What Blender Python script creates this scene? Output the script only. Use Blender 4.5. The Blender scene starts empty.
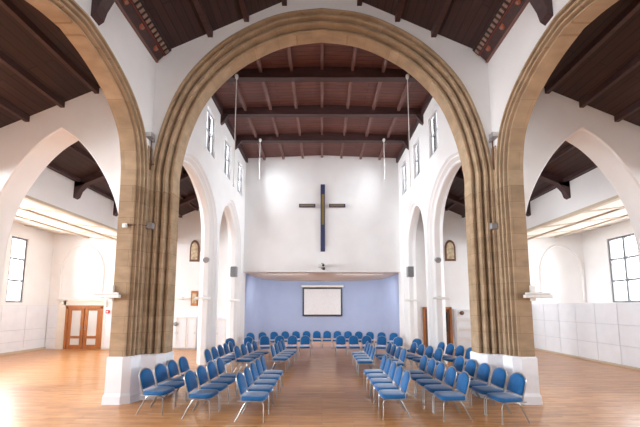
import bpy, bmesh, math, random
from mathutils import Vector, Matrix
random.seed(7)
PI = math.pi
SC = bpy.context.scene
COL = SC.collection
YS = 310/330                      # depths below are written in survey units; Y() turns them into metres
def Y(v): return v*YS

# ------------------------------------------------------------------ materials
def new_mat(name):
    m = bpy.data.materials.new(name); m.use_nodes = True
    nt = m.node_tree; b = nt.nodes['Principled BSDF']
    return m, nt, b
def lin(r, g, b):
    f = lambda c: (c/255/12.92) if c/255 <= .04045 else ((c/255+.055)/1.055)**2.4
    return (f(r), f(g), f(b), 1)
def N(nt, t, **kw):
    n = nt.nodes.new(t)
    for k, v in kw.items(): setattr(n, k, v)
    return n
def mapping(nt, rot=(0,0,0), scale=(1,1,1)):
    tc = N(nt, 'ShaderNodeTexCoord'); mp = N(nt, 'ShaderNodeMapping')
    mp.inputs['Rotation'].default_value = rot; mp.inputs['Scale'].default_value = scale
    nt.links.new(tc.outputs['Object'], mp.inputs['Vector'])
    return mp.outputs['Vector']
def noise_mat(name, c1, c2, scale=4, rough=.7, metal=0, bump=0, detail=4, spec=.5, sheen=0, vscale=(1,1,1)):
    m, nt, b = new_mat(name)
    v = mapping(nt, scale=vscale)
    n = N(nt, 'ShaderNodeTexNoise'); n.inputs['Scale'].default_value = scale; n.inputs['Detail'].default_value = detail
    nt.links.new(v, n.inputs['Vector'])
    r = N(nt, 'ShaderNodeValToRGB'); r.color_ramp.elements[0].color = c1; r.color_ramp.elements[1].color = c2
    r.color_ramp.elements[0].position = .3; r.color_ramp.elements[1].position = .7
    nt.links.new(n.outputs['Fac'], r.inputs['Fac']); nt.links.new(r.outputs['Color'], b.inputs['Base Color'])
    b.inputs['Roughness'].default_value = rough; b.inputs['Metallic'].default_value = metal
    b.inputs['Specular IOR Level'].default_value = spec
    if sheen: b.inputs['Sheen Weight'].default_value = sheen; b.inputs['Sheen Roughness'].default_value = .4
    if bump:
        bp = N(nt, 'ShaderNodeBump'); bp.inputs['Strength'].default_value = bump; bp.inputs['Distance'].default_value = .01
        nt.links.new(n.outputs['Fac'], bp.inputs['Height']); nt.links.new(bp.outputs['Normal'], b.inputs['Normal'])
    return m
def plank_mat(name, c1, c2, cm, rot, bw, rh, mortar=.006, rough=.5, grain=30, spec=.5, offset=.5, coat=0, gm=.35):
    """boards / blocks: brick pattern in object space with grain noise"""
    m, nt, b = new_mat(name)
    v = mapping(nt, rot=rot)
    br = N(nt, 'ShaderNodeTexBrick'); br.offset = offset
    br.inputs['Scale'].default_value = 1
    br.inputs['Color1'].default_value = c1; br.inputs['Color2'].default_value = c2; br.inputs['Mortar'].default_value = cm
    br.inputs['Mortar Size'].default_value = mortar; br.inputs['Mortar Smooth'].default_value = .3
    br.inputs['Brick Width'].default_value = bw; br.inputs['Row Height'].default_value = rh; br.inputs['Bias'].default_value = 0
    nt.links.new(v, br.inputs['Vector'])
    mp2 = N(nt, 'ShaderNodeMapping'); mp2.inputs['Scale'].default_value = (1, grain/2, grain/2) if grain else (1,1,1)
    nt.links.new(v, mp2.inputs['Vector'])
    n = N(nt, 'ShaderNodeTexNoise'); n.inputs['Scale'].default_value = 2.2; n.inputs['Detail'].default_value = 5
    nt.links.new(mp2.outputs['Vector'], n.inputs['Vector'])
    mx = N(nt, 'ShaderNodeMix'); mx.data_type = 'RGBA'; mx.blend_type = 'OVERLAY'; mx.inputs['Factor'].default_value = gm
    nt.links.new(br.outputs['Color'], mx.inputs['A']); nt.links.new(n.outputs['Fac'], mx.inputs['B'])
    nt.links.new(mx.outputs['Result'], b.inputs['Base Color'])
    b.inputs['Roughness'].default_value = rough; b.inputs['Specular IOR Level'].default_value = spec
    if coat: b.inputs['Coat Weight'].default_value = coat; b.inputs['Coat Roughness'].default_value = .12
    bp = N(nt, 'ShaderNodeBump'); bp.inputs['Strength'].default_value = .12; bp.inputs['Distance'].default_value = .004
    nt.links.new(br.outputs['Fac'], bp.inputs['Height']); bp.invert = True
    nt.links.new(bp.outputs['Normal'], b.inputs['Normal'])
    return m
def plain(name, c, rough=.5, metal=0, spec=.5):
    k = .94
    return noise_mat(name, (c[0]*k, c[1]*k, c[2]*k, 1), c, 9, rough, metal, 0, 2, spec)

M = {}
M['white'] = noise_mat('white_plaster', lin(236,234,233), lin(241,239,238), 1.3, .8, spec=.2)
M['blue_wall'] = noise_mat('pale_blue_paint', lin(164,179,212), lin(169,184,217), 1.2, .75, spec=.2)
M['ceil_cream'] = noise_mat('cream_ceiling', lin(228,218,205), lin(236,227,215), 1.2, .8, spec=.2)
M['cream_beam'] = plain('cream_beam_paint', lin(205,188,165), .7)
M['panel_white'] = noise_mat('white_panel_paint', lin(232,233,238), lin(238,239,243), 3, .5, spec=.4)
M['panel_gap'] = plain('panel_shadow_gap', lin(212,212,218), .7)
M['stone'] = plank_mat('sandstone', lin(158,134,107), lin(171,146,119), lin(143,120,95), (PI/2,0,0), .75, .36, .006, .85, 5, .2, gm=.42)
M['stone_arch'] = plank_mat('sandstone_arch', lin(172,148,120), lin(184,160,132), lin(160,136,109), (PI/2,0,0), .55, .42, .004, .85, 4, .2, gm=.38)
M['boards'] = plank_mat('red_brown_boards', lin(104,66,60), lin(116,74,66), lin(64,42,40), (0,0,0), 3.2, .16, .008, .55, 20, .4, gm=.5)
M['boards_dark'] = plank_mat('dark_brown_boards', lin(54,35,34), lin(64,42,40), lin(30,20,21), (0,0,PI/2), 4, .17, .012, .55, 20, .4, gm=.5)
M['beam'] = noise_mat('dark_beam_wood', lin(58,36,36), lin(74,48,46), 3, .55, vscale=(1,6,6), detail=5)
M['purlin'] = noise_mat('brown_purlin_wood', lin(104,72,66), lin(126,90,82), 3, .5, vscale=(6,1,6), detail=5)
M['floor'] = plank_mat('oak_floor', lin(186,126,74), lin(208,150,96), lin(136,88,50), (0,0,0), 1.1, .085, .0025, .30, 14, .4, coat=.18, gm=.6)
M['fabric'] = noise_mat('blue_fabric', lin(4,80,136), lin(14,104,164), 60, .7, bump=.15, spec=.35, sheen=.55)
M['silver'] = plain('silver_tube', lin(176,174,172), .3, .9)
M['glass'] = None
M['black'] = plain('black_plastic', lin(34,34,38), .45)
M['grey'] = plain('grey_plastic', lin(150,148,150), .5)
M['offwhite'] = plain('white_plastic', lin(236,234,230), .4)
M['screen'] = plain('screen_fabric', lin(226,228,232), .9)
M['navy'] = plain('navy_paint', lin(52,56,92), .5)
M['gold'] = plain('gold_leaf', lin(140,118,62), .5, .2)
M['oak'] = noise_mat('varnished_oak', lin(164,98,50), lin(190,122,68), 3, .4, vscale=(8,8,1), detail=5)
M['dark_wood'] = noise_mat('dark_wood', lin(92,60,44), lin(120,80,58), 3, .45, vscale=(8,8,1), detail=5)
M['red'] = plain('red_plastic', lin(198,52,50), .4)
M['shield'] = plain('orange_red_paint', lin(168,92,64), .6)
M['red_paint'] = plain('dull_red_paint', lin(122,52,44), .6)
M['dentil'] = plain('tan_painted_wood', lin(146,122,108), .6)
M['frame_grey'] = plain('window_frame_grey', lin(120,120,122), .5)
M['painting'] = noise_mat('icon_painting', lin(160,140,110), lin(226,206,172), 7, .6)
M['bulb'] = plain('white_ceramic', lin(240,238,235), .3)
gm, nt, b = new_mat('window_glass')
nt.nodes.remove(b)
tr = N(nt, 'ShaderNodeBsdfTransparent'); gl = N(nt, 'ShaderNodeBsdfGlossy'); gl.inputs['Roughness'].default_value = .02
fr = N(nt, 'ShaderNodeFresnel'); fr.inputs['IOR'].default_value = 1.25
mx = N(nt, 'ShaderNodeMixShader')
nt.links.new(fr.outputs[0], mx.inputs[0]); nt.links.new(tr.outputs[0], mx.inputs[1]); nt.links.new(gl.outputs[0], mx.inputs[2])
nt.links.new(mx.outputs[0], nt.nodes['Material Output'].inputs['Surface'])
M['glass'] = gm
gm2, nt, b = new_mat('frosted_glass')
b.inputs['Base Color'].default_value = lin(226,226,224); b.inputs['Roughness'].default_value = .3
M['frosted'] = gm2

# ------------------------------------------------------------------ mesh helpers
class MB:
    def __init__(s): s.v = []; s.f = []
    def add(s, vs, fs):
        o = len(s.v); s.v += [tuple(p) for p in vs]; s.f += [tuple(i+o for i in f) for f in fs]; return s
    def quad(s, a, b, c, d): return s.add([a, b, c, d], [(0,1,2,3)])
    def box(s, x0, x1, y0, y1, z0, z1, mat=None):
        vs = [(x,y,z) for z in (z0,z1) for y in (y0,y1) for x in (x0,x1)]
        if mat is not None: vs = [mat @ Vector(p) for p in vs]
        return s.add(vs, [(0,2,3,1),(4,5,7,6),(0,1,5,4),(2,6,7,3),(0,4,6,2),(1,3,7,5)])
    def prism(s, poly, z0, z1, fn=None):
        n = len(poly)
        vs = [(x,y,z0) for x,y in poly] + [(x,y,z1) for x,y in poly]
        if fn: vs = [fn(*p) for p in vs]
        return s.add(vs, [tuple(range(n))[::-1], tuple(range(n,2*n))] + [(i,(i+1)%n,(i+1)%n+n,i+n) for i in range(n)])
    def loft(s, a, b):
        """closed polygons a and b (same length) joined and capped"""
        n = len(a)
        return s.add(list(a)+list(b), [tuple(range(n))[::-1], tuple(range(n,2*n))] + [(i,(i+1)%n,(i+1)%n+n,i+n) for i in range(n)])
    def tube(s, pts, r, n=8, cap=True):
        pts = [Vector(p) for p in pts]; rings = []
        up = None
        for i, p in enumerate(pts):
            t = (pts[min(i+1,len(pts)-1)] - pts[max(i-1,0)]).normalized()
            if up is None: up = Vector((0,0,1)) if abs(t.z) < .9 else Vector((1,0,0))
            a = t.cross(up).normalized(); up = a.cross(t).normalized()
            rr = r[i] if isinstance(r, (list,tuple)) else r
            rings.append([p + rr*(math.cos(2*PI*k/n)*a + math.sin(2*PI*k/n)*up) for k in range(n)])
        vs = [q for ring in rings for q in ring]; fs = []
        for i in range(len(pts)-1):
            for k in range(n):
                fs.append((i*n+k, i*n+(k+1)%n, (i+1)*n+(k+1)%n, (i+1)*n+k))
        if cap: fs += [tuple(range(n))[::-1], tuple((len(pts)-1)*n+k for k in range(n))]
        return s.add(vs, fs)
    def sweep(s, frames, closed=False):
        """frames: list of point rows of one length"""
        m = len(frames[0]); vs = [p for fr in frames for p in fr]; fs = []
        for i in range(len(frames)-1):
            for k in range(m-1 if not closed else m):
                k2 = (k+1) % m
                fs.append((i*m+k, i*m+k2, (i+1)*m+k2, (i+1)*m+k))
        return s.add(vs, fs)
    def build(s, name, mat, parent=None, smooth=None, bevel=0, loc=None):
        me = bpy.data.meshes.new(name); me.from_pydata(s.v, [], s.f)
        bm = bmesh.new(); bm.from_mesh(me)
        if bevel or smooth is not None: bmesh.ops.remove_doubles(bm, verts=bm.verts, dist=1e-5)
        bmesh.ops.recalc_face_normals(bm, faces=bm.faces)
        if bevel: bmesh.ops.bevel(bm, geom=list(bm.edges), offset=bevel, segments=2, profile=.5, affect='EDGES', clamp_overlap=True)
        bm.to_mesh(me); bm.free()
        me.materials.append(M[mat])
        if smooth is not None:
            me.shade_smooth() if hasattr(me, 'shade_smooth') else [setattr(p, 'use_smooth', True) for p in me.polygons]
            if smooth < 180: me.set_sharp_from_angle(angle=math.radians(smooth))
        o = bpy.data.objects.new(name, me); COL.objects.link(o)
        if parent: o.parent = parent
        if loc: o.location = loc
        return o
def tag(o, label, cat, group=None):
    o['label'] = label; o['category'] = cat
    if group: o['group'] = group
    return o
def thing(name, label, cat, loc=(0,0,0), rz=0, group=None):
    o = bpy.data.objects.new(name, None); o.empty_display_size = .1
    COL.objects.link(o); o.location = loc; o.rotation_euler = (0,0,rz)
    return tag(o, label, cat, group)
def structure(o): o['kind'] = 'structure'; return o
def side(s): return 'left' if s < 0 else 'right'

# ------------------------------------------------------------------ arch curves
def catmull(pts, sub=6):
    P = [Vector((p[0], p[1])) for p in pts]
    P = [2*P[0]-P[1]] + P + [2*P[-1]-P[-2]]
    out = []
    for i in range(1, len(P)-2):
        for k in range(sub):
            t = k/sub
            a,b,c,d = P[i-1],P[i],P[i+1],P[i+2]
            out.append(.5*((2*b)+(c-a)*t+(2*a-5*b+4*c-d)*t*t+(3*b-a-3*c+d)*t**3))
    out.append(P[-2]); return out
class Arch:
    """symmetric arch about u=0; half = points from springing (u<0) to the apex (u=0), (|u|,z)"""
    def __init__(s, half, c=0.0):
        h = catmull([(-abs(u), z) for u, z in half])
        n = len(h); nr = []
        for i in range(n):
            t = (h[min(i+1,n-1)] - h[max(i-1,0)]).normalized()
            nr.append(Vector((-t.y, t.x)))
        nr[0] = Vector((-1,0)); nr[-1] = Vector((0,1))
        s.c = c
        s.p = [Vector((q.x, q.y)) for q in h] + [Vector((-q.x, q.y)) for q in h[-2::-1]]
        s.n = nr + [Vector((-q.x, q.y)) for q in nr[-2::-1]]
    def off(s, r): return [(s.c+p.x+n.x*r, p.y+n.y*r) for p, n in zip(s.p, s.n)]
    def rows(s, profile, mp, z0=None):
        """one row per curve station: profile points (r, d) mapped by mp(u, d, z); z0 adds straight jambs down to z0"""
        st = [(s.c+p.x, p.y, n) for p, n in zip(s.p, s.n)]
        if z0 is not None:
            st = [(st[0][0], z0, s.n[0])] + st + [(st[-1][0], z0, s.n[-1])]
        return [[mp(u+n.x*r, d, z+n.y*r) for r, d in profile] for u, z, n in st]
def arch_wall(mb, mp, u0, u1, top, arches, rout, d0, d1, z0=0.0, bot=None):
    """solid wall from u0 to u1 (d0..d1 thick) pierced by arches whose outer edge is offset by rout"""
    cols = []
    cur = u0
    for a in sorted(arches, key=lambda q: q.c):
        pts = a.off(rout)
        us = [p[0] for p in pts]
        for i in range(1, len(us)):            # keep u monotone
            if us[i] <= us[i-1]: us[i] = us[i-1] + 1e-4
        if us[0] > cur: cols.append((cur, us[0], z0, z0))
        for i in range(len(us)-1): cols.append((us[i], us[i+1], pts[i][1], pts[i+1][1]))
        cur = us[-1]
    if u1 > cur: cols.append((cur, u1, z0, z0))
    for a, b, za, zb in cols:
        ta, tb = top(a), top(b)
        mb.quad(mp(a,d0,za), mp(b,d0,zb), mp(b,d0,tb), mp(a,d0,ta))
        mb.quad(mp(a,d1,za), mp(b,d1,zb), mp(b,d1,tb), mp(a,d1,ta))
        mb.quad(mp(a,d0,za), mp(b,d0,zb), mp(b,d1,zb), mp(a,d1,za))
        mb.quad(mp(a,d0,ta), mp(b,d0,tb), mp(b,d1,tb), mp(a,d1,ta))
        if za == z0 and zb == z0:
            for u, t in ((a,ta),(b,tb)): mb.quad(mp(u,d0,z0), mp(u,d1,z0), mp(u,d1,t), mp(u,d0,t))
    return mb

# ------------------------------------------------------------------ key dimensions
WX = 4.03           # front-bay wall face
WB = 4.60           # its back face
YC, YB = Y(7.45), Y(8.15)      # crossing wall front / back
NX, NB = 3.87, 4.47            # nave arcade wall faces
YE = Y(16.1)                   # end wall plane
AX = 8.05                      # aisle outer line
EXL, EXR = 13.3, 12.9          # far outer walls
SPR = 4.7
YN = -1.8                      # near end of the roofs, behind the camera
def aisle_z(x): return 7.25 - .447*(abs(x)-5.4)

# ------------------------------------------------------------------ floor
structure(MB().box(-15, 15, -3.4, 23, -.15, 0).build('floor', 'floor'))

# ------------------------------------------------------------------ crossing wall, stone arches and piers
cross = Arch([(3.54,SPR),(3.535,5.3),(3.34,6.28),(2.95,7.22),(2.28,8.0),(1.53,8.5),(.84,8.78),(0,8.9)])
CO = .46
cprof = [(CO,0),(.455,-.03),(.40,-.03),(.385,.08),(.355,.08),(.345,.01),(.335,.0),(.285,.0),(.275,.01),(.262,.16),(.215,.165),(.205,.06),(.195,.05),(.145,.05),(.135,.06),(.12,.215),(.07,.22),(.06,.15),(.02,.15),(0,.19)]
cdep = .70*YS
cprof_full = cprof + [(r, cdep-d) for r, d in cprof[::-1]]
mpc = lambda u, d, z: (u, YC+d, z)
o = MB().sweep(cross.rows(cprof_full, mpc)).build('stone_arch', 'stone_arch', smooth=22)
tag(o, 'wide pointed sandstone arch with moulded edge spanning the whole nave, facing the camera', 'arch')
mb = MB()
arch_wall(mb, mpc, -WB, WB, lambda u: 10.35, [cross], CO, 0, cdep, z0=SPR)
structure(mb.build('wall_crossing', 'white'))

LO = .32*.75
side_half = [(1.80,SPR),(1.76,5.25),(1.61,5.82),(1.28,6.24),(.86,6.50),(.42,6.66),(0,6.74)]
side_arch = Arch(side_half, c=4.85)
lprof = [(.32,0),(.315,-.03),(.27,-.03),(.262,.075),(.235,.075),(.228,.005),(.22,0),(.175,0),(.165,.005),(.155,.11),(.128,.11),(.12,.045),(.112,.04),(.08,.04),(.07,.045),(.06,.16),(.035,.16),(.028,.105),(.008,.115),(0,.16)]
ldep = WB-WX
lprof = [(r*.75, d) for r, d in lprof]
lprof_full = lprof + [(0,.45),(.10,.49),(.16,.53),(LO,ldep)]
jy = 6.65            # jamb plane of the side arches
for s in (-1, 1):
    mpl = lambda u, d, z, s=s: (s*(WX+d), u, z)
    o = MB().sweep(side_arch.rows(lprof_full, mpl)).build('stone_arch', 'stone_arch', smooth=22)
    tag(o, 'moulded sandstone arch opening from the nave into the %s transept' % side(s), 'arch')
    # near respond of the side arch (outside the frame)
    ny = 4.85-1.80
    nr = thing('stone_pier', 'sandstone respond under the near end of the %s transept arch' % side(s), 'pier', (s*WX, ny, 0))
    poly = [(s*d, r*-1.0) for r, d in lprof_full] + [(s*ldep, -1.0), (0, -1.0)]
    MB().prism(poly, 0, SPR).build('shaft', 'stone', nr)
    mb = MB()
    arch_wall(mb, mpl, -3.0, YC, lambda u: 8.35, [side_arch], LO, 0, ldep, z0=SPR)
    structure(mb.build('wall_%s' % side(s), 'white'))
    # pier where the two arches meet
    poly = [(s*(WX+d), jy+r) for r, d in lprof_full[::-1]]                 # side-arch respond, back to front
    poly += [(s*(3.54+r), YC+d) for r, d in cprof_full]                    # crossing respond, front to back
    poly += [(s*WB, YC+cdep)]
    pr = thing('stone_pier', 'tall moulded sandstone pier on a white painted plinth, on the %s of the nave arch' % side(s), 'pier', (s*4.2, jy, 0))
    inv = Vector((s*4.2, jy))
    loc = [(x-inv.x, y-inv.y) for x, y in poly]
    MB().prism(loc, .95, SPR).build('shaft', 'stone', pr)
    structure(MB().box(min(s*(WX-.025),s*(WX+.15)), max(s*(WX-.025),s*(WX+.15)), jy+.19, YC-.002, SPR, 5.72).build('trim_%d' % (6 if s < 0 else 7), 'stone'))
    def pl(e):
        q = [(s*(WB+e), YC+.06), (s*(WB+e), jy+.30-e), (s*(WX+.45+e*.8), jy-e), (s*(WX+.15-e*.3), jy-e), (s*(WX+.02-e*.8), jy+.06-e*.5), (s*(WX-.035-e), jy+.2), (s*(WX-.04-e), YC-.04-e),
             (s*(3.67-e*.3), YC+.03-e), (s*(3.54-e), YC+.15-e*.5), (s*(3.54-e), YC+cdep-.16), (s*(WX), YC+cdep+e), (s*(WB+e), YC+cdep+e)]
        return [(x-inv.x, y-inv.y) for x, y in q]
    mb = MB()
    levels = [(0,.06),(.16,.055),(.22,.03),(.93,.03),(.96,.012)]
    rows = [[(x,y,z) for x, y in pl(e)] for z, e in levels]
    mb.sweep(rows, closed=True); mb.add(rows[-1], [tuple(range(len(rows[-1])))])
    mb.build('plinth', 'panel_white', pr)

# west wall behind the camera with one tall window
mb = MB()
for a, b, z0, z1 in ((-WB,-1.7,0,10.2),(1.7,WB,0,10.2),(-1.7,1.7,0,2.6),(-1.7,1.7,7.4,10.2)): mb.box(a, b, -3.4, -3.0, z0, z1)
structure(mb.build('wall_back', 'white'))
f = MB()
for x in (-1.66,-.55,.55,1.66): f.box(x-.04, x+.04, -3.25, -3.15, 2.6, 7.4)
for z in (2.64, 4.2, 5.8, 7.36): f.box(-1.7, 1.7, -3.24, -3.16, z-.04, z+.04)
f = structure(f.build('window_20', 'frame_grey'))
MB().box(-1.68, 1.68, -3.206, -3.194, 2.62, 7.38).build('pane', 'glass', f)

# ------------------------------------------------------------------ nave arcade walls with clerestory
ar1 = Arch([(Y(1.93),4.45),(Y(1.86),5.0),(Y(1.55),5.6),(Y(.95),6.06),(Y(.4),6.26),(0,6.32)], c=Y(9.82))
ar2 = Arch([(Y(1.43),4.45),(Y(1.36),5.0),(Y(1.12),5.55),(Y(.7),6.0),(Y(.3),6.26),(0,6.36)], c=Y(13.93))
AO = .25
aprof = [(AO,0),(.19,.07),(.15,.07),(.13,.11),(.07,.17),(.03,.17),(0,.21)]
adep = NB-NX
aprof_full = aprof + [(r, adep-d) for r, d in aprof[::-1]]
CW = [Y(10.95), Y(12.98), Y(15.05)]      # clerestory window centres
cw, cz0, cz1 = .42, 7.3, 8.82
for s in (-1, 1):
    mpn = lambda u, d, z, s=s: (s*(NX+d), u, z)
    mb = MB()
    arch_wall(mb, mpn, YB, YE+.5, lambda u: 7.25, [ar1, ar2], AO, 0, adep)
    # clerestory band with splayed openings
    us = [YB]
    for c in CW: us += [c-cw, c+cw]
    us += [YE+.5]
    def slab(a, b, z0, z1):
        mb.box(min(s*NX, s*NB), max(s*NX, s*NB), a, b, z0, z1)
    for i in range(0, len(us), 2): slab(us[i], us[i+1], 7.25, cz1)
    slab(YB, YE+.5, cz1, 9.45)
    for c in CW:                       # sloping sill
        mb.add([mpn(c-cw,0,7.25), mpn(c+cw,0,7.25), mpn(c+cw,adep,7.25), mpn(c-cw,adep,7.25), mpn(c-cw,0,cz0), mpn(c+cw,0,cz0), mpn(c+cw,adep,7.8), mpn(c-cw,adep,7.8)],
               [(0,1,2,3),(4,5,6,7),(0,1,5,4),(3,2,6,7),(0,3,7,4),(1,2,6,5)])
    w = structure(mb.build('wall_nave_%s' % side(s), 'white'))
    for a in (ar1, ar2):
        MB().sweep(a.rows(aprof_full, mpn, z0=0)).build('arch_moulding', 'white', w, smooth=25)
    for k, c in enumerate(CW):
        wn = MB()
        x = s*(NX+.13); e = .035
        for a, b in ((c-cw, c-cw+.07), (c+cw-.07, c+cw), (c-.08, c+.06)): wn.box(x-e, x+e, a, b, 7.36, cz1)
        for z in (7.38, 8.1, cz1-.05): wn.box(x-e+.004, x+e-.004, c-cw, c+cw, z, z+.05)
        f = structure(wn.build('window_%d' % (k+1 + (3 if s > 0 else 0)), 'grey'))
        MB().box(x-.004, x+.004, c-cw+.04, c+cw-.04, 7.4, cz1-.04).build('pane', 'glass', f)

# ------------------------------------------------------------------ end wall and apse
structure(MB().box(-NX, NX, YE, YE+.5, 3.71, 9.9).build('wall_end', 'white'))
ap = []
n = 40
for i in range(n+1):
    t = PI*i/n
    cx, sy = math.cos(t), math.sin(t)
    ap.append((NX*math.copysign(abs(cx)**.5, cx), YE+.5+4.85*abs(sy)**.5))
mb = MB(); mb.sweep([[(x,y,0),(x,y,3.9)] for x, y in ap])
mb.sweep([[(x*1.06,(y-YE-.5)*1.05+YE+.5,0),(x*1.06,(y-YE-.5)*1.05+YE+.5,3.9)] for x, y in ap])
structure(mb.build('wall_apse', 'blue_wall', smooth=40))
structure(MB().prism([(x*1.06,(y-YE-.5)*1.05+YE+.5) for x, y in ap], 3.711, 3.95).build('ceiling_apse', 'ceil_cream'))

# ------------------------------------------------------------------ nave roof
ce = MB()
ze, zm = 9.52, 9.70
ce.prism([(-NB,ze),(0,zm),(NB,ze),(NB,ze+.12),(0,zm+.12),(-NB,ze+.12)], YB, YE+.6, fn=lambda x,z,y: (x,y,z))
roof = structure(ce.build('ceiling_nave', 'boards'))
for yb in (9.95, 11.97, 13.97):
    yy = Y(yb); h = .1
    MB().prism([(-NX,9.31),(NX,9.31),(NX,9.55),(0,9.73),(-NX,9.55)], yy-h, yy+h, fn=lambda x,z,y: (x,y,z)).build('tie_beam', 'beam', roof)
for x in (-2.92,-1.96,-.98,0,.98,1.96,2.92):
    zc = zm-(zm-ze)*abs(x)/NX
    MB().box(x-.05, x+.05, YB, YE+.3, zc-.13, zc+.03).build('purlin', 'purlin', roof)
for s in (-1,1):
    MB().box(min(s*(NX-.1),s*(NX+.1)), max(s*(NX-.1),s*(NX+.1)), YB, YE, 9.30, 9.56).build('wall_plate', 'beam', roof)
    for yb in (9.95, 11.97, 13.97):
        MB().prism([(s*NX,8.95),(s*(NX-.12),9.05),(s*(NX-.3),9.32),(s*NX,9.32)], Y(yb)-.07, Y(yb)+.07, fn=lambda x,z,y: (x,y,z)).build('wall_bracket', 'beam', roof)

# ------------------------------------------------------------------ front-bay roof, cornices, wall posts
RS = .47
def fz(x): return 8.12 + RS*(WX-abs(x))
mb = MB()
mb.prism([(-WB,fz(WB)),(0,fz(0)),(WB,fz(WB)),(WB,fz(WB)+.12),(0,fz(0)+.12),(-WB,fz(WB)+.12)], YN-1.2, YC+.02, fn=lambda x,z,y: (x,y,z))
froof = structure(mb.build('ceiling_front', 'boards_dark'))
for x in (.93,1.86,2.74):
    for s in (-1,1):
        MB().box(s*x-.06, s*x+.06, YN-1.2, YC, fz(x)-.14, fz(x)+.04).build('purlin', 'beam', froof)
MB().box(-.09, .09, YN-1.2, YC, fz(0)-.22, fz(0)+.02).build('ridge_beam', 'beam', froof)
for yb in (5.35, 3.2):                         # principal rafters
    for s in (-1,1):
        MB().prism([(s*WX,fz(WX)-.06),(0,fz(0)-.06),(0,fz(0)-.38),(s*WX,fz(WX)-.38)], Y(yb)-.11, Y(yb)+.11, fn=lambda x,z,y: (x,y,z)).build('principal_rafter', 'beam', froof)
        # shaped wall post below it
        MB().prism([(s*WX,7.05),(s*(WX-.09),7.12),(s*(WX-.14),7.3),(s*(WX-.3),7.62),(s*(WX-.42),8.0),(s*(WX-.42),8.2),(s*WX,8.2)], Y(yb)-.1, Y(yb)+.1, fn=lambda x,z,y: (x,y,z)).build('wall_post', 'beam', froof)
for s in (-1,1):
    X0 = WX; y0, y1 = YN-1.2, YC
    co = thing('carved_cornice', 'dark carved timber cornice with painted shields along top of the %s nave wall' % side(s), 'cornice', (s*X0, y1, 7.93))
    P = lambda pts: [(s*p[0], p[1]) for p in pts]
    fnc = lambda x,z,y: (x,y,z)
    L = -(y1-y0)
    MB().prism(P([(0,0),(-.04,0),(-.06,.02),(-.20,.165),(-.20,.26),(0,.19)]), L, -.02, fn=fnc).build('fascia', 'beam', co)
    MB().prism(P([(-.20,.165),(-.23,.165),(-.36,.285),(-.36,.33),(-.20,.26)]), L, -.02, fn=fnc).build('dentil_board', 'boards_dark', co)
    MB().tube([(-s*.205,L,.16),(-s*.205,-.02,.16)], .018, 6).build('red_bead', 'red_paint', co)
    MB().prism(P([(0,-.03),(-.05,-.03),(-.065,-.01),(-.05,.012),(0,.012)]), L, -.02, fn=fnc).build('bottom_bead', 'purlin', co)
    k = 0; yy = -.10
    while yy > max(L, -5.2):
        p = lambda i, z: (-s*i, z)
        q = [(-s*.245,.165),(-s*.325,.24),(-s*.34,.222),(-s*.26,.148)]
        MB().prism(q, yy-.028, yy+.028, fn=fnc).build('dentil', 'dentil', co)
        yy -= .115
    for j in range(8):
        yc = -.30-.56*j
        if yc < max(L, -5.2): break
        sh = [(-.06,.06),(.06,.06),(.06,-.01),(.04,-.045),(0,-.065),(-.04,-.045),(-.06,-.01)]
        on = lambda a_, t_, h_, k_: (-s*(.13+.7*t_*k_+.7*h_), yc+a_*k_, .0925+.72*t_*k_-.68*h_)
        MB().loft([on(a_,t_,-.01,1) for a_, t_ in sh], [on(a_,t_,.03,.75) for a_, t_ in sh]).build('painted_shield', 'shield', co)
        MB().loft([on(a_,t_,.02,.45) for a_, t_ in sh], [on(a_,t_,.045,.35) for a_, t_ in sh]).build('shield_boss', 'dentil', co)

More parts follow.
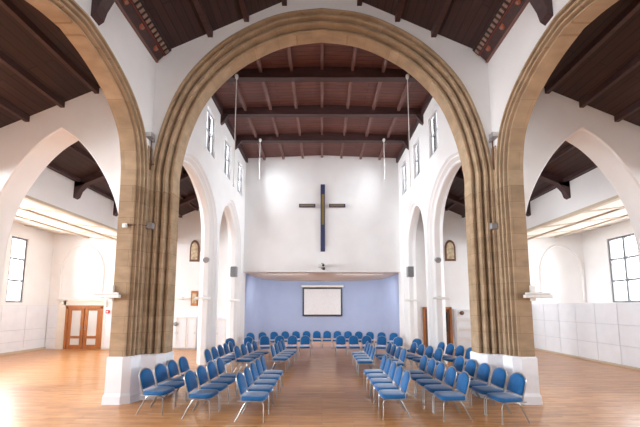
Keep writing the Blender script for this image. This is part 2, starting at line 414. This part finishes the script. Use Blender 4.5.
# ------------------------------------------------------------------ aisles / transepts
aisle = Arch([(1.575,3.5),(1.45,4.2),(1.2,4.85),(.8,5.5),(.4,5.95),(0,6.24)], c=0)
aipro = [(.022,0),(0,.03),(0,.53),(.022,.56)]
AC = 6.2
for s in (-1, 1):
    EX = EXL if s < 0 else EXR
    nm = side(s)
    mpa = lambda u, d, z, s=s: (s*(AC+u), YC+d, z)
    mb = MB()
    arch_wall(mb, mpa, WB-AC, AX+.35-AC, lambda u: aisle_z(AC+u)+.1, [aisle], .022, 0, .56)
    w = structure(mb.build('wall_transept_%s' % nm, 'white'))
    MB().sweep(aisle.rows(aipro, mpa, z0=0)).build('arch_moulding', 'white', w, smooth=25)
    # lean-to roof over transept and aisle
    xin, xout = NB-.02, AX+1.2
    mb = MB()
    mb.prism([(s*xin,aisle_z(xin)),(s*xout,aisle_z(xout)),(s*xout,aisle_z(xout)+.12),(s*xin,aisle_z(xin)+.12)], YB, YE+.4, fn=lambda x,z,y:(x,y,z))
    mb.prism([(s*(WB-.02),aisle_z(WB)),(s*(AX+.28),aisle_z(AX+.28)),(s*(AX+.28),aisle_z(AX+.28)+.12),(s*(WB-.02),aisle_z(WB)+.12)], YN-1.2, YC+.3, fn=lambda x,z,y:(x,y,z))
    r = structure(mb.build('ceiling_aisle_%s' % nm, 'boards_dark'))
    for x in (5.42, 6.22, 7.03, 7.9):
        MB().box(s*x-.05, s*x+.05, YN-1.2, YC, aisle_z(x)-.13, aisle_z(x)+.05).build('purlin', 'beam', r)
        MB().box(s*x-.05, s*x+.05, YC+.56, YE, aisle_z(x)-.09, aisle_z(x)+.05).build('purlin', 'beam', r)
    for yb in (10.45, 12.5, 14.5):
        MB().prism([(s*NB,aisle_z(NB)+.02),(s*AX,aisle_z(AX)+.02),(s*AX,aisle_z(AX)-.22),(s*NB,aisle_z(NB)-.26)], Y(yb)-.09, Y(yb)+.09, fn=lambda x,z,y:(x,y,z)).build('principal_rafter', 'beam', r)
        MB().prism([(s*AX,aisle_z(AX)-.55),(s*(AX-.09),aisle_z(AX)-.5),(s*(AX-.16),aisle_z(AX)-.3),(s*(AX-.42),aisle_z(AX)),(s*AX,aisle_z(AX)-.02)], Y(yb)-.09, Y(yb)+.09, fn=lambda x,z,y:(x,y,z)).build('wall_post', 'beam', r)
    # aisle outer wall above a wide opening
    structure(MB().box(min(s*AX,s*(AX+.3)), max(s*AX,s*(AX+.3)), YC+.56, YE, 5.0, 6.25).build('wall_aisle_%s' % nm, 'white'))
    # low flat ceiling of the outer room with beams
    zc = lambda x: 5.02 + (abs(x)-AX)*(5.66-5.02)/(EX-AX)
    mb = MB(); mb.prism([(s*(AX+.3),zc(AX+.3)),(s*EX,zc(EX)),(s*EX,zc(EX)+.12),(s*(AX+.3),zc(AX+.3)+.12)], YC-.2, YE+.3, fn=lambda x,z,y:(x,y,z))
    r2 = structure(mb.build('ceiling_side_room_%s' % nm, 'ceil_cream'))
    MB().box(min(s*(AX-.02),s*(AX+.16)), max(s*(AX-.02),s*(AX+.16)), YC+.56, YE, 4.95, 5.03).build('edge_beam', 'cream_beam', r2)
    for x in (9.9, 11.6):
        if x < EX-.3: MB().box(s*x-.06, s*x+.06, YC-.2, YE, zc(x)-.06, zc(x)+.02).build('ceiling_beam', 'cream_beam', r2)
    for yb in (10.45, 12.5, 14.5):
        MB().prism([(s*(AX+.3),zc(AX+.3)-.035),(s*EX,zc(EX)-.035),(s*EX,zc(EX)+.02),(s*(AX+.3),zc(AX+.3)+.02)], Y(yb)-.06, Y(yb)+.06, fn=lambda x,z,y:(x,y,z)).build('cross_beam', 'cream_beam', r2)
    # front part of the transept: outer strip wall, ceiling, west wall
    structure(MB().box(min(s*AX,s*(AX+.3)), max(s*AX,s*(AX+.3)), -3.0, YC+.56, 5.0, 6.25).build('wall_transept_outer_%s' % nm, 'white'))
    mb = MB(); mb.prism([(s*(AX+.3),zc(AX+.3)),(s*EX,zc(EX)),(s*EX,zc(EX)+.12),(s*(AX+.3),zc(AX+.3)+.12)], -3.0, YC-.2, fn=lambda x,z,y: (x,y,z))
    structure(mb.build('ceiling_transept_%s' % nm, 'ceil_cream'))
    mb = MB(); mb.box(min(s*WB,s*(EX+.4)), max(s*WB,s*(EX+.4)), -3.4, -3.0, 0, 7.7)
    structure(mb.build('wall_transept_west_%s' % nm, 'white'))
    # far wall of aisle and side room
    structure(MB().box(min(s*NB,s*(EX+.4)), max(s*NB,s*(EX+.4)), YE, YE+.4, 0, 7.9).build('wall_far_%s' % nm, 'white'))
    # outer wall with windows
    wz0, wz1 = 2.2, 5.05
    wins = [(Y(13.92), Y(14.72)), (Y(11.2), Y(12.6)), (Y(8.4), Y(9.8)), (4.4, 6.2), (1.6, 3.4), (-1.4, .6)] if s < 0 else [(Y(12.5), Y(14.72)), (Y(9.2), Y(11.2)), (4.4, 6.4), (1.6, 3.4), (-1.4, .6)]
    mb = MB(); cur = -3.0
    for a, b in sorted(wins):
        mb.box(min(s*EX,s*(EX+.4)), max(s*EX,s*(EX+.4)), cur, a, 0, 5.75)
        mb.box(min(s*EX,s*(EX+.4)), max(s*EX,s*(EX+.4)), a, b, 0, wz0)
        mb.box(min(s*EX,s*(EX+.4)), max(s*EX,s*(EX+.4)), a, b, wz1, 5.75)
        cur = b
    mb.box(min(s*EX,s*(EX+.4)), max(s*EX,s*(EX+.4)), cur, YE, 0, 5.75)
    structure(mb.build('wall_outer_%s' % nm, 'white'))
    for k, (a, b) in enumerate(wins):
        x = s*(EX+.1); e = .05; f = MB()
        nl = 1 if s < 0 and k == 0 else (2 if s < 0 else 3)
        for i in range(nl+1):
            yy = a+.04+(b-a-.08)*i/nl
            f.box(x-e, x+e, yy-.04, yy+.04, wz0, wz1)
        for z in (wz0+.03, wz0+.95, wz0+1.9, wz1-.04): f.box(x-e+.006, x+e-.006, a, b, z-.04, z+.04)
        fo = structure(f.build('window_%d' % (7+k+(7 if s > 0 else 0)), 'frame_grey'))
        MB().box(x-.006, x+.006, a+.03, b-.03, wz0+.02, wz1-.02).build('pane', 'glass', fo)
    # blind arch on the far wall
    bx = 11.75
    ba = [(bx+1.02*math.cos(t)*1.0, 3.7+1.35*math.sin(t)) for t in [PI*i/24 for i in range(25)]]
    if bx+1.02 < EX-.05:
        pts = [(s*(bx+1.02), YE-.005, 2.3)] + [(s*x, YE-.005, z) for x, z in ba] + [(s*(bx-1.02), YE-.005, 2.3)]
        structure(MB().tube(pts, .05, 8).build('trim_%d' % (1 if s < 0 else 2), 'white'))

# low wainscot panels in the left side room
def panel_run(name, a, b, z1, rows, n, fn, mat='panel_white', th=.05):
    """white panels along a wall from a to b; fn(u, d, z) maps"""
    back = MB(); back.loft([fn(a,0,0),fn(b,0,0),fn(b,.02,0),fn(a,.02,0)], [fn(a,0,z1),fn(b,0,z1),fn(b,.02,z1),fn(a,.02,z1)])
    r = structure(back.build(name, 'panel_gap'))
    for i in range(n):
        u0 = a+(b-a)*i/n; u1 = a+(b-a)*(i+1)/n
        z = 0
        for h in rows:
            g = .008
            q = MB().loft([fn(u0+g,.02,z+g),fn(u1-g,.02,z+g),fn(u1-g,th,z+g),fn(u0+g,th,z+g)], [fn(u0+g,.02,z+h-g),fn(u1-g,.02,z+h-g),fn(u1-g,th,z+h-g),fn(u0+g,th,z+h-g)])
            q.build('panel', mat, r, bevel=.004); z += h
    return r
panel_run('trim_3', Y(8), YE-.06, 2.06, (.5,.5,1.06), 7, lambda u,d,z: (-EXL+d, u, z))
panel_run('trim_4', -EXL+.06, -12.72, 2.06, (.5,.5,1.06), 1, lambda u,d,z: (u, YE-d, z))
# white panelled screen on the right
panel_run('wall_screen_right', Y(7.6), YE-.02, 2.15, (.7,.7,.75), 9, lambda u,d,z: (10.15-d, u, z))
structure(MB().box(10.155, 10.28, Y(7.6), YE-.02, 0, 2.15).build('wall_screen_back', 'panel_white'))
structure(MB().box(10.06, 10.10, Y(7.6), YE-.02, 0, .07).build('baseboard_right', 'cream_beam'))
structure(MB().box(-EXL+.05, -EXL+.09, Y(8), YE-.02, 0, .10).build('baseboard_left', 'cream_beam'))

# ------------------------------------------------------------------ doors, cupboards on the far walls
yd = YE-.003
d1 = MB()
d1.box(-12.36,-12.24, yd-.08,yd, 0,2.02); d1.box(-10.68,-10.53, yd-.08,yd, 0,2.02); d1.box(-12.36,-10.53, yd-.08,yd, 1.93,2.08)
dr = structure(d1.build('door_1', 'oak'))
sur = MB(); sur.box(-12.72,-12.36, yd-.1,yd, 0,2.3); sur.box(-10.53,-10.42, yd-.1,yd, 0,2.3); sur.box(-12.45,-10.53, yd-.1,yd, 2.08,2.3); sur.box(-12.78,-10.36, yd-.16,yd, 2.3,2.38)
sur.build('door_surround', 'ceil_cream', dr)
for x0, x1 in ((-12.24,-11.47),(-11.45,-10.68)):
    lf = MB()
    lf.box(x0+.01,x0+.16, yd-.06,yd-.01, .01,1.93); lf.box(x1-.16,x1-.01, yd-.06,yd-.01, .01,1.93)
    lf.box(x0+.16,x1-.16, yd-.06,yd-.01, .01,.2); lf.box(x0+.16,x1-.16, yd-.06,yd-.01, .5,.62); lf.box(x0+.16,x1-.16, yd-.06,yd-.01, 1.83,1.93)
    l = lf.build('door_leaf', 'oak', dr)
    g = MB(); g.box(x0+.16,x1-.16, yd-.035,yd-.02, .2,.5); g.box(x0+.16,x1-.16, yd-.035,yd-.02, .62,1.83); g.build('pane', 'frosted', l)
    hx = x1-.09 if x0 < -12 else x0+.09
    MB().tube([(hx,yd-.06,.9),(hx,yd-.1,.92),(hx,yd-.1,1.12),(hx,yd-.06,1.14)], .012, 6).build('door_handle', 'silver', l)
d2 = MB()
d2.box(4.88,4.98, yd-.08,yd, 0,1.98); d2.box(6.16,6.26, yd-.08,yd, 0,1.98); d2.box(4.88,6.26, yd-.08,yd, 1.9,2.0)
dr = structure(d2.build('door_2', 'oak'))
for x0, x1 in ((4.98,5.57),(5.57,6.16)):
    lf = MB(); lf.box(x0+.005,x1-.005, yd-.05,yd-.01, .01,1.9); l = lf.build('door_leaf', 'dark_wood', dr)
    MB().box(x0+.12,x1-.12, yd-.055,yd-.045, .8,1.75).build('pane', 'black', l)
    hx = x1-.06 if x0 < 5.2 else x0+.06
    MB().tube([(hx,yd-.05,.95),(hx,yd-.09,.96),(hx,yd-.09,1.1),(hx,yd-.05,1.11)], .01, 6).build('door_handle', 'silver', l)

def cupboard(x, w, h, dpt, label, cols=2, rows=1, group=None):
    c = thing('cupboard', label, 'cupboard', (x, YE-.005-dpt/2, 0), 0, group)
    MB().box(-w/2,w/2,-dpt/2,dpt/2,.06,h).build('body', 'panel_white', c)
    MB().box(-w/2+.03,w/2-.03,-dpt/2+.03,dpt/2,0,.06).build('plinth', 'panel_gap', c)
    MB().box(-w/2-.02,w/2+.02,-dpt/2-.03,dpt/2,h,h+.04).build('top', 'panel_white', c)
    for i in range(cols):
        for j in range(rows):
            x0 = -w/2+w*i/cols+.012; x1 = -w/2+w*(i+1)/cols-.012
            z0 = .07+(h-.08)*j/rows+.01; z1 = .07+(h-.08)*(j+1)/rows-.01
            q = MB(); q.box(x0,x1,-dpt/2-.02,-dpt/2,z0,z1)
            d = q.build('cupboard_door', 'panel_white', c, bevel=.004)
            fr = MB(); e = .07
            fr.box(x0+.002,x0+e,-dpt/2-.03,-dpt/2-.019,z0+.002,z1-.002); fr.box(x1-e,x1-.002,-dpt/2-.03,-dpt/2-.019,z0+.002,z1-.002)
            fr.box(x0+e,x1-e,-dpt/2-.03,-dpt/2-.019,z0+.002,z0+e); fr.box(x0+e,x1-e,-dpt/2-.03,-dpt/2-.019,z1-e,z1-.002)
            fr.build('door_frame', 'offwhite', d)
            hx = x1-.05 if i % 2 == 0 else x0+.05
            MB().tube([(hx,-dpt/2-.03,(z0+z1)/2-.05),(hx,-dpt/2-.05,(z0+z1)/2-.04),(hx,-dpt/2-.05,(z0+z1)/2+.04),(hx,-dpt/2-.03,(z0+z1)/2+.05)], .008, 6).build('handle', 'grey', d)
cupboard(-6.62, 1.35, 1.52, .3, 'white panelled cupboard against the far left aisle wall behind the nave arch pier', 3)
cupboard(-5.0, .95, 1.45, .3, 'narrower white cupboard in the far left aisle seen between the two white piers', 2)
cupboard(6.98, 1.2, 1.85, .3, 'white panelled cupboard against the far right aisle wall beside the brown door', 1, 4)
cupboard(-9.85, .9, 1.95, .35, 'tall white cupboard right of the glazed oak doors in the left side room', 1)

# ------------------------------------------------------------------ cross on the end wall
cr = thing('wall_cross', 'slim navy and gold cross mounted high on the white end wall', 'cross', (.04, YE, 4.72))
MB().box(-.11,.11,-.07,-.002,0,3.42).build('upright', 'navy', cr, bevel=.008)
MB().box(-.06,.07,-.078,-.069,1.35,2.9).build('gold_panel', 'gold', cr)
for a, b in ((-1.19,-.37),(.31,1.13)):
    ar = MB().box(a,b,-.06,-.002,2.24,2.42).build('cross_arm', 'navy', cr, bevel=.008)
    MB().box(a+.06,b-.06,-.067,-.059,2.285,2.375).build('gold_panel', 'gold', ar)
# projector below it
pj = thing('projector', 'small white projector on a bracket under the cross, at the edge of the end wall', 'projector', (.02, YE, 3.95))
MB().box(-.2,.2,-.36,-.06,-.03,.12).build('body', 'offwhite', pj, bevel=.015)
MB().tube([(.04,-.41,.045),(.04,-.35,.045)], .06, 14).build('lens', 'black', pj)
br = MB(); br.box(-.06,.06,-.06,-.001,-.1,.2); br.box(-.03,.03,-.22,-.03,.08,.13); br.build('bracket', 'grey', pj)
MB().box(.0,.13,-.34,-.2,-.17,-.05).build('camera_head', 'black', pj, bevel=.02)
# screen in the apse
ps = thing('projection_screen', 'white projection screen with thick black border on the blue apse wall', 'screen', (.03, YE+5.25, 1.42))
MB().box(-1.30,1.30,-.03,.0,.0,1.86).build('border', 'black', ps, bevel=.005)
MB().box(-1.20,1.20,-.036,-.029,.09,1.75).build('screen_surface', 'screen', ps)
MB().box(-1.38,1.38,-.1,.03,1.87,2.0).build('roller_case', 'offwhite', ps, bevel=.02)

# ------------------------------------------------------------------ loudspeakers, lamps, boxes
YJ = Y(13.93+1.43)               # camera-facing jamb of the far respond
for s in (-1,1):
    sp = thing('loudspeaker', 'small grey loudspeaker on the white respond at the far %s end of the arcade' % side(s), 'speaker', (s*4.08, YJ, 3.62))
    MB().box(-.14,.14,-.3,-.05,-.24,.24).build('cabinet', 'grey', sp, bevel=.015)
    MB().box(-.12,.12,-.306,-.295,-.22,.22).build('grille', 'frame_grey', sp)
    MB().tube([(0,-.06,.05),(0,.0,.05)], .03, 8).build('bracket', 'grey', sp)
YP = Y(9.82+1.93)                # camera-facing jamb of the first arcade pier
for s in (-1,1):
    lp = thing('spotlight', 'little round spotlight on the first white arcade pier on the %s' % side(s), 'spotlight', (s*4.08, YP, 3.68))
    MB().tube([(0,0,0),(0,-.12,0)], .02, 8).build('arm', 'grey', lp)
    MB().tube([(0,-.1,.02),(0,-.14,.0),(0,-.28,-.05)], [.05,.085,.1], 14).build('lamp_head', 'grey', lp, smooth=40)
    MB().box(-.06,.06,-.02,.0,-.06,.06).build('mounting_plate', 'offwhite', lp)
for s in (-1,1):
    # strip lamps projecting from stone piers
    wl = thing('wall_lamp', 'white horizontal strip lamp bracketed to outer face of the %s stone pier' % side(s), 'lamp', (s*4.5, jy, 2.24))
    MB().box(-.05,.05,-.05,.0,-.12,.22).build('mounting_box', 'offwhite', wl, bevel=.008)
    MB().box(min(-s*.23,s*.36),max(-s*.23,s*.36),-.13,-.05,-.05,.02).build('tray', 'offwhite', wl, bevel=.012)
    MB().tube([(-s*.19,-.09,.045),(s*.32,-.09,.045)], .024, 10).build('tube', 'bulb', wl)
    # white strip lamps on the arcade piers
    for yy, xx, w, nmx in ((YP, 4.2, 'first', 0), (YJ, 4.1, 'second', 0)):
        w2 = thing('wall_lamp', 'white strip lamp low on the %s white arcade pier on the %s' % (w, side(s)), 'lamp', (s*xx, yy, 2.3))
        MB().box(-.04,.04,-.04,0,-.05,.12).build('mounting_box', 'offwhite', w2)
        MB().box(-.3,.3,-.11,-.04,-.04,.02).build('tray', 'offwhite', w2, bevel=.01)
        MB().tube([(-.27,-.075,.04),(.27,-.075,.04)], .02, 8).build('tube', 'bulb', w2)
    # lamp reaching out of the back of the stone pier into the nave aisle
    jb = thing('junction_box', 'grey junction box with cable across mouldings of the %s stone pier' % side(s), 'junction box', (s*3.93, YC, 3.84))
    MB().box(-.07,.07,-.1,.05,-.07,.07).build('box_body', 'grey', jb, bevel=.01)
    if s < 0:
        MB().box(-.42,-.32,jy-YC-.06,jy-YC,-.12,-.02).build('lamp_head', 'offwhite', jb, bevel=.02)
        MB().tube([(-.37,jy-YC-.02,-.05),(-.25,jy-YC-.02,-.06),(-.12,-.22,-.01),(-.05,-.08,0)], .014, 6).build('cable', 'dark_wood', jb)
    fl = thing('floodlight', 'small dark floodlight with drop rod where the arches meet on the %s pier' % side(s), 'floodlight', (s*3.99, YC-.03, 5.92))
    MB().box(-.11,.11,-.24,-.1,-.05,.07).build('housing', 'grey', fl, bevel=.02)
    MB().box(-.09,.09,-.246,-.235,-.035,.055).build('lens', 'frosted', fl)
    MB().box(-.03,.03,-.12,.02,-.05,.03).build('bracket', 'grey', fl)
    MB().tube([(0,-.06,-.03),(0,-.05,-.75)], .014, 6).build('drop_rod', 'dark_wood', fl)
    if s < 0: MB().tube([(-.12,-.06,-.62),(.1,-.06,-.62)], .014, 6).build('cross_rod', 'dark_wood', fl)

# hanging wires from the nave tie beams
for s in (-1,1):
    for yb, z0, w in ((9.95, 5.75, 'nearer'), (13.97, 7.6, 'farther')):
        hc = thing('hanging_cable', 'thin white cable hanging from the %s end of the %s nave roof beam' % (side(s), 'first' if yb < 11 else 'third'), 'cable', (s*2.72, Y(yb)-.14, 9.3))
        MB().tube([(0,0,.06),(0,0,0),(0,0,-.07)], [.05,.06,.035], 10).build('ceiling_rose', 'bulb', hc, smooth=40)
        MB().tube([(0,0,-.05),(0,0,z0-9.3)], .014, 6).build('wire', 'bulb', hc)
        MB().tube([(0,0,z0-9.3),(0,0,z0-9.36)], [.02,.03], 8).build('weight', 'bulb', hc)

# pictures, signs
def arched(name, x, z0, w, h, label):
    t = thing(name, label, 'picture', (x, YE-.002, z0))
    out = [(-w/2,0),(w/2,0),(w/2,h*.62)] + [(w/2*math.cos(a), h*.62+h*.38*math.sin(a)) for a in [PI*i/14 for i in range(1,14)]] + [(-w/2,h*.62)]
    k = .68
    inn = [(x_*k, .1+(z_)*(1-.2/h)*.98) for x_, z_ in out]
    MB().prism(out, 0, -.05, fn=lambda a,b,c: (a,c,b)).build('frame', 'dark_wood', t)
    MB().prism(inn, -.045, -.058, fn=lambda a,b,c: (a,c,b)).build('painting', 'painting', t)
arched('framed_icon', -6.28, 4.22, .46, 1.08, 'arched wooden framed icon high on the far left aisle wall')
arched('framed_icon', 6.32, 4.25, .52, 1.05, 'arched gilded icon in a dark frame high on the far right aisle wall')
t = thing('wooden_plaque', 'small square wooden plaque on the far left aisle wall below the arched icon', 'plaque', (-6.2, YE-.002, 2.06))
MB().box(-.17,.17,-.04,0,0,.72).build('board', 'oak', t, bevel=.008)
MB().box(-.1,.1,-.048,-.039,.12,.6).build('panel', 'painting', t)
rl = thing('wall_lamp', 'thin white horizontal bar lamp on the far left aisle wall beside the wooden plaque', 'lamp', (-6.75, YE-.002, 2.42))
MB().box(-.36,.36,-.1,-.04,-.03,.03).build('tray', 'offwhite', rl, bevel=.01)
MB().box(-.05,.05,-.05,0,-.05,.05).build('mounting_box', 'grey', rl)
for x, z, lab, c in ((-6.9,1.2,'round grey bell on the white cupboard doors at far left','grey'), (6.62,1.72,'round dark bell above the panels of the far right cupboard','dark_wood')):
    t = thing('alarm_bell', lab, 'bell', (x, YE-.345, z))
    MB().tube([(0,0,0),(0,-.03,0),(0,-.07,0)], [.1,.1,.05], 16).build('gong', c, t, smooth=40)
    MB().tube([(0,-.06,0),(0,-.085,0)], .015, 8).build('centre_bolt', 'silver', t)
t = thing('fire_alarm', 'small red fire alarm on the tall white cupboard near the oak doors', 'alarm', (-10.1, YE-.395, 1.78))
MB().box(-.08,.08,-.06,0,-.08,.08).build('housing', 'red', t, bevel=.01)
MB().tube([(0,-.058,0),(0,-.07,0)], .04, 12).build('button', 'bulb', t)

# ------------------------------------------------------------------ chairs
def outline(w, h, round_=.5, n=10):
    """arched back outline, from bottom-left up round the top to bottom-right (u, v)"""
    hw = w/2; rise = hw*.95
    p = [(-hw*.97, 0), (-hw, h*.3), (-hw*.985, h-rise)]
    for i in range(1, n):
        a = PI - PI*i/n
        p.append((hw*math.cos(a), h-rise+rise*math.sin(a)**.9))
    p += [(hw*.985, h-rise), (hw, h*.3), (hw*.97, 0)]
    return p
def back_pt(u, v, d=0):           # tilted back plane: v along its height from seat level, d forward
    tilt = .27
    return (-.150 - v*math.sin(tilt) + d*math.cos(tilt), u, .42 + v*math.cos(tilt) + d*math.sin(tilt))
def make_chair():
    t = thing('banquet_chair', '', 'chair')
    # seat pad: rounded, slightly domed
    mb = MB()
    def ring(k, z, front=.26):
        pts = []
        for i in range(20):
            a = 2*PI*i/20
            cx, sy = math.cos(a), math.sin(a)
            e = .42
            pts.append((.04 + k*.235*math.copysign(abs(cx)**e, cx), k*.215*math.copysign(abs(sy)**e, sy), z))
        return pts
    rings = [ring(.93,.365), ring(.99,.378), ring(1.0,.405), ring(.96,.428), ring(.8,.440), ring(.4,.445)]
    mb.sweep(rings, closed=True); mb.add(rings[0], [tuple(range(20))]); mb.add(rings[-1], [tuple(range(20))])
    mb.build('seat', 'fabric', t, smooth=60)
    # back pad
    ol = outline(.365, .375)
    mb = MB()
    cv = .20
    def sc(k, d, bulge=0): return [back_pt(u*k, .055+cv+(v-cv)*k, d) for u, v in ol]
    rows = [sc(.93,-.012), sc(1.0,.0), sc(1.0,.022), sc(.93,.036), sc(.6,.044)]
    mb.sweep(rows, closed=True); mb.add(rows[0], [tuple(range(len(ol)))]); mb.add(rows[-1], [tuple(range(len(ol)))])
    mb.build('backrest', 'fabric', t, smooth=60)
    # hoop around the back
    ho = outline(.395, .412)
    pts = [back_pt(u, .025+v, .005) for u, v in ho]
    pts = [(-.14, pts[0][1], .372)] + pts + [(-.14, pts[-1][1], .372)]
    MB().tube(pts, .0115, 6).build('back_frame', 'silver', t, smooth=60)
    # seat rails and cross bars
    mb = MB()
    for sd in (-1,1): mb.tube([(-.20,sd*.2,.365),(.16,sd*.2,.36)], .0115, 6)
    mb.tube([(.15,-.2,.355),(.15,.2,.355)], .010, 6); mb.tube([(-.17,-.2,.355),(-.17,.2,.355)], .010, 6)
    mb.build('seat_frame', 'silver', t, smooth=60)
    for sd in (-1,1):
        MB().tube([(.15,sd*.205,.362),(.20,sd*.207,.358),(.234,sd*.208,.335),(.244,sd*.21,.29),(.25,sd*.212,.0)], .0115, 6).build('leg', 'silver', t, smooth=60)
        MB().tube([(-.02,sd*.205,.362),(-.06,sd*.207,.345),(-.09,sd*.208,.30),(-.235,sd*.212,.0)], .0115, 6).build('leg', 'silver', t, smooth=60)
    return t
proto = make_chair()
for ch in proto.children:                        # overall size of this chair model
    ch.data.transform(Matrix.Diagonal((1.04, 1.03, .955, 1))); used = [False]
def dup(root):
    r = root.copy(); COL.objects.link(r)
    for ch in root.children:
        c = ch.copy(); COL.objects.link(c); c.parent = r
    return r
ORD = ['nearest to the camera', 'second from the camera', 'third from the camera', 'fourth from the camera', 'fifth from the camera', 'sixth from the camera']
def put(x, y, rz, label, group):
    if used[0]: c = dup(proto)
    else: c = proto; used[0] = True
    c.location = (x, y*(1.02 if abs(x) > 3.0 and y < 8 else 1.03), 0); c.rotation_euler = (0,0,rz)
    c['label'] = label; c['category'] = 'chair'; c['group'] = group
def row(s, pts, where, group):
    """row along the nave; s=-1: left block facing right.  pts = back-top (x, y)"""
    for i, (x, y) in enumerate(pts):
        j = random.uniform(-.03, .03)
        a = pts[min(i+1,len(pts)-1)]; b = pts[max(i-1,0)]
        toe = math.atan2(a[0]-b[0], a[1]-b[1])
        put(x*(1.02 if abs(x) > 3.3 and y < 8 else 1.03) - s*.272, y, (0 if s < 0 else PI) - toe + j, 'blue banquet chair, %s in %s' % (ORD[i], where), group)
def line(x0, y0, x1, y1, n): return [(x0+(x1-x0)*i/(n-1), y0+(y1-y0)*i/(n-1)) for i in range(n)]
row(-1, line(-3.41,6.08,-3.34,7.5,4), 'the front left row against the stone pier', 'chairs in the front left block')
row(-1, line(-2.46,5.82,-2.39,7.27,4), 'the middle row of front left block', 'chairs in the front left block')
row(-1, line(-1.50,5.68,-1.48,7.62,5), 'the front left row along central aisle', 'chairs in the front left block')
row(-1, line(-3.22,8.75,-3.12,10.62,5), 'the rear left row beside white pier', 'chairs in the rear left block')
row(-1, line(-2.60,9.45,-2.40,10.92,4), 'the middle row of rear left block', 'chairs in the rear left block')
row(-1, line(-1.58,9.70,-1.44,11.15,4), 'the rear left row along central aisle', 'chairs in the rear left block')
row(1, line(1.58,5.80,1.56,7.70,5), 'the front right row along central aisle', 'chairs in the front right block')
row(1, line(2.58,5.70,2.50,7.62,5), 'the middle row of front right block', 'chairs in the front right block')
row(1, line(3.53,5.66,3.35,7.58,5), 'the front right row against the stone pier', 'chairs in the front right block')
row(1, line(1.55,9.20,1.56,10.72,4), 'the rear right row along central aisle', 'chairs in the rear right block')
row(1, line(2.34,8.84,2.26,10.32,4), 'the second row of rear right block', 'chairs in the rear right block')
row(1, line(3.36,8.92,3.08,10.36,4), 'the third row of rear right block', 'chairs in the rear right block')
row(1, line(4.34,9.05,4.02,10.45,4), 'the outermost rear right row under the arcade', 'chairs in the rear right block')
NUM = ['first','second','third','fourth','fifth','sixth','seventh','eighth','ninth','tenth']
def gy(x): return 12.80 - .42*max(0, abs(x)-1.75)**2
for s in (-1,1):
    for k in range(6):
        x = s*(.68+.52*k) if s < 0 else .76+.52*k
        y = gy(x); sl = math.atan2(gy(x+.05)-gy(x-.05), .1)
        rz = -PI/2 + sl*.8
        put(x*1.03, y-.26, rz, 'blue banquet chair facing camera, %s %s of aisle in front back row' % (NUM[k], side(s)), 'front back row facing the camera')
def hy(x): return 15.35 - .105*x*x
for k in range(14):
    x = (k-6.5)*.485; s = -1 if x < 0 else 1
    i = int(abs(k-6.5))
    sl = math.atan2(hy(x+.05)-hy(x-.05), .1)
    put(x*1.03, hy(x)-.26, -PI/2+sl*.8, 'blue banquet chair in rearmost row before blue wall, %s %s of centre' % (NUM[i], side(s)), 'rearmost row of chairs')

# ------------------------------------------------------------------ light and camera
w = bpy.data.worlds.new('World'); SC.world = w; w.use_nodes = True
nt = w.node_tree; bg = nt.nodes['Background']
bg.inputs['Color'].default_value = (.88, .94, 1.0, 1); bg.inputs['Strength'].default_value = 4.5

def area_light(name, loc, rot, sx, sy, watts, col=(.88,.94,1)):
    L = bpy.data.lights.new(name, 'AREA'); L.shape = 'RECTANGLE'; L.size = sx; L.size_y = sy; L.energy = watts; L.color = col; L.spread = math.radians(140)
    o = bpy.data.objects.new(name, L); COL.objects.link(o); o.location = loc; o.rotation_euler = rot; return o
for s in (-1,1):
    for c in CW:                   # sky seen through the clerestory windows
        area_light('clerestory_daylight', (s*(NB+.95), c-.2, 8.5), (0, s*PI/2*.9, 0), 1.1, .8, 330 if s < 0 else 210)
    EX = EXL if s < 0 else EXR
    for a, b in ([(Y(13.92), Y(14.72)), (Y(11.2), Y(12.6)), (Y(8.4), Y(9.8)), (4.4, 6.2), (1.6, 3.4), (-1.4, .6)] if s < 0 else [(Y(12.5), Y(14.72)), (Y(9.2), Y(11.2)), (4.4, 6.4), (1.6, 3.4), (-1.4, .6)]):
        area_light('side_window_daylight', (s*(EX+.42), (a+b)/2, 3.6), (0, s*PI/2*.86, 0), 2.8, b-a, (330 if s < 0 else 130)*(b-a))
# added, unseen strips behind the end wall's lintel to brighten the blue apse
for s in (-1,1):
    sl = thing('apse_fill_strip', 'added fill strip hidden behind the lintel of the end wall, on the %s half' % side(s), 'lamp', (s*1.9, YE+.56, 3.66))
    MB().box(-1.2,1.2,-.05,.05,-.0,.05).build('housing', 'offwhite', sl)
    area_light('apse_fill_light', (s*1.9, YE+.58, 3.62), (math.radians(50),0,0), 2.3, .08, 70, (1,.97,.93))

cam = bpy.data.cameras.new('camera'); co = bpy.data.objects.new('camera', cam); COL.objects.link(co)
f, tp, hy_, px = 310.0, .0987, 307.0, 322.0
cam.sensor_fit = 'HORIZONTAL'; cam.sensor_width = 36; cam.lens = f/640*36
cam.shift_x = (320-px)/640; cam.shift_y = (hy_-f*tp-213.5)/640
cam.clip_start = .05; cam.clip_end = 200
co.location = (0,0,2.0); co.rotation_euler = (PI/2+math.atan(tp), 0, 0)
SC.camera = co
SC.view_settings.view_transform = 'Standard'; SC.view_settings.look = 'None'; SC.view_settings.gamma = 1
SC.view_settings.exposure = .14
SC.view_settings.use_curve_mapping = False
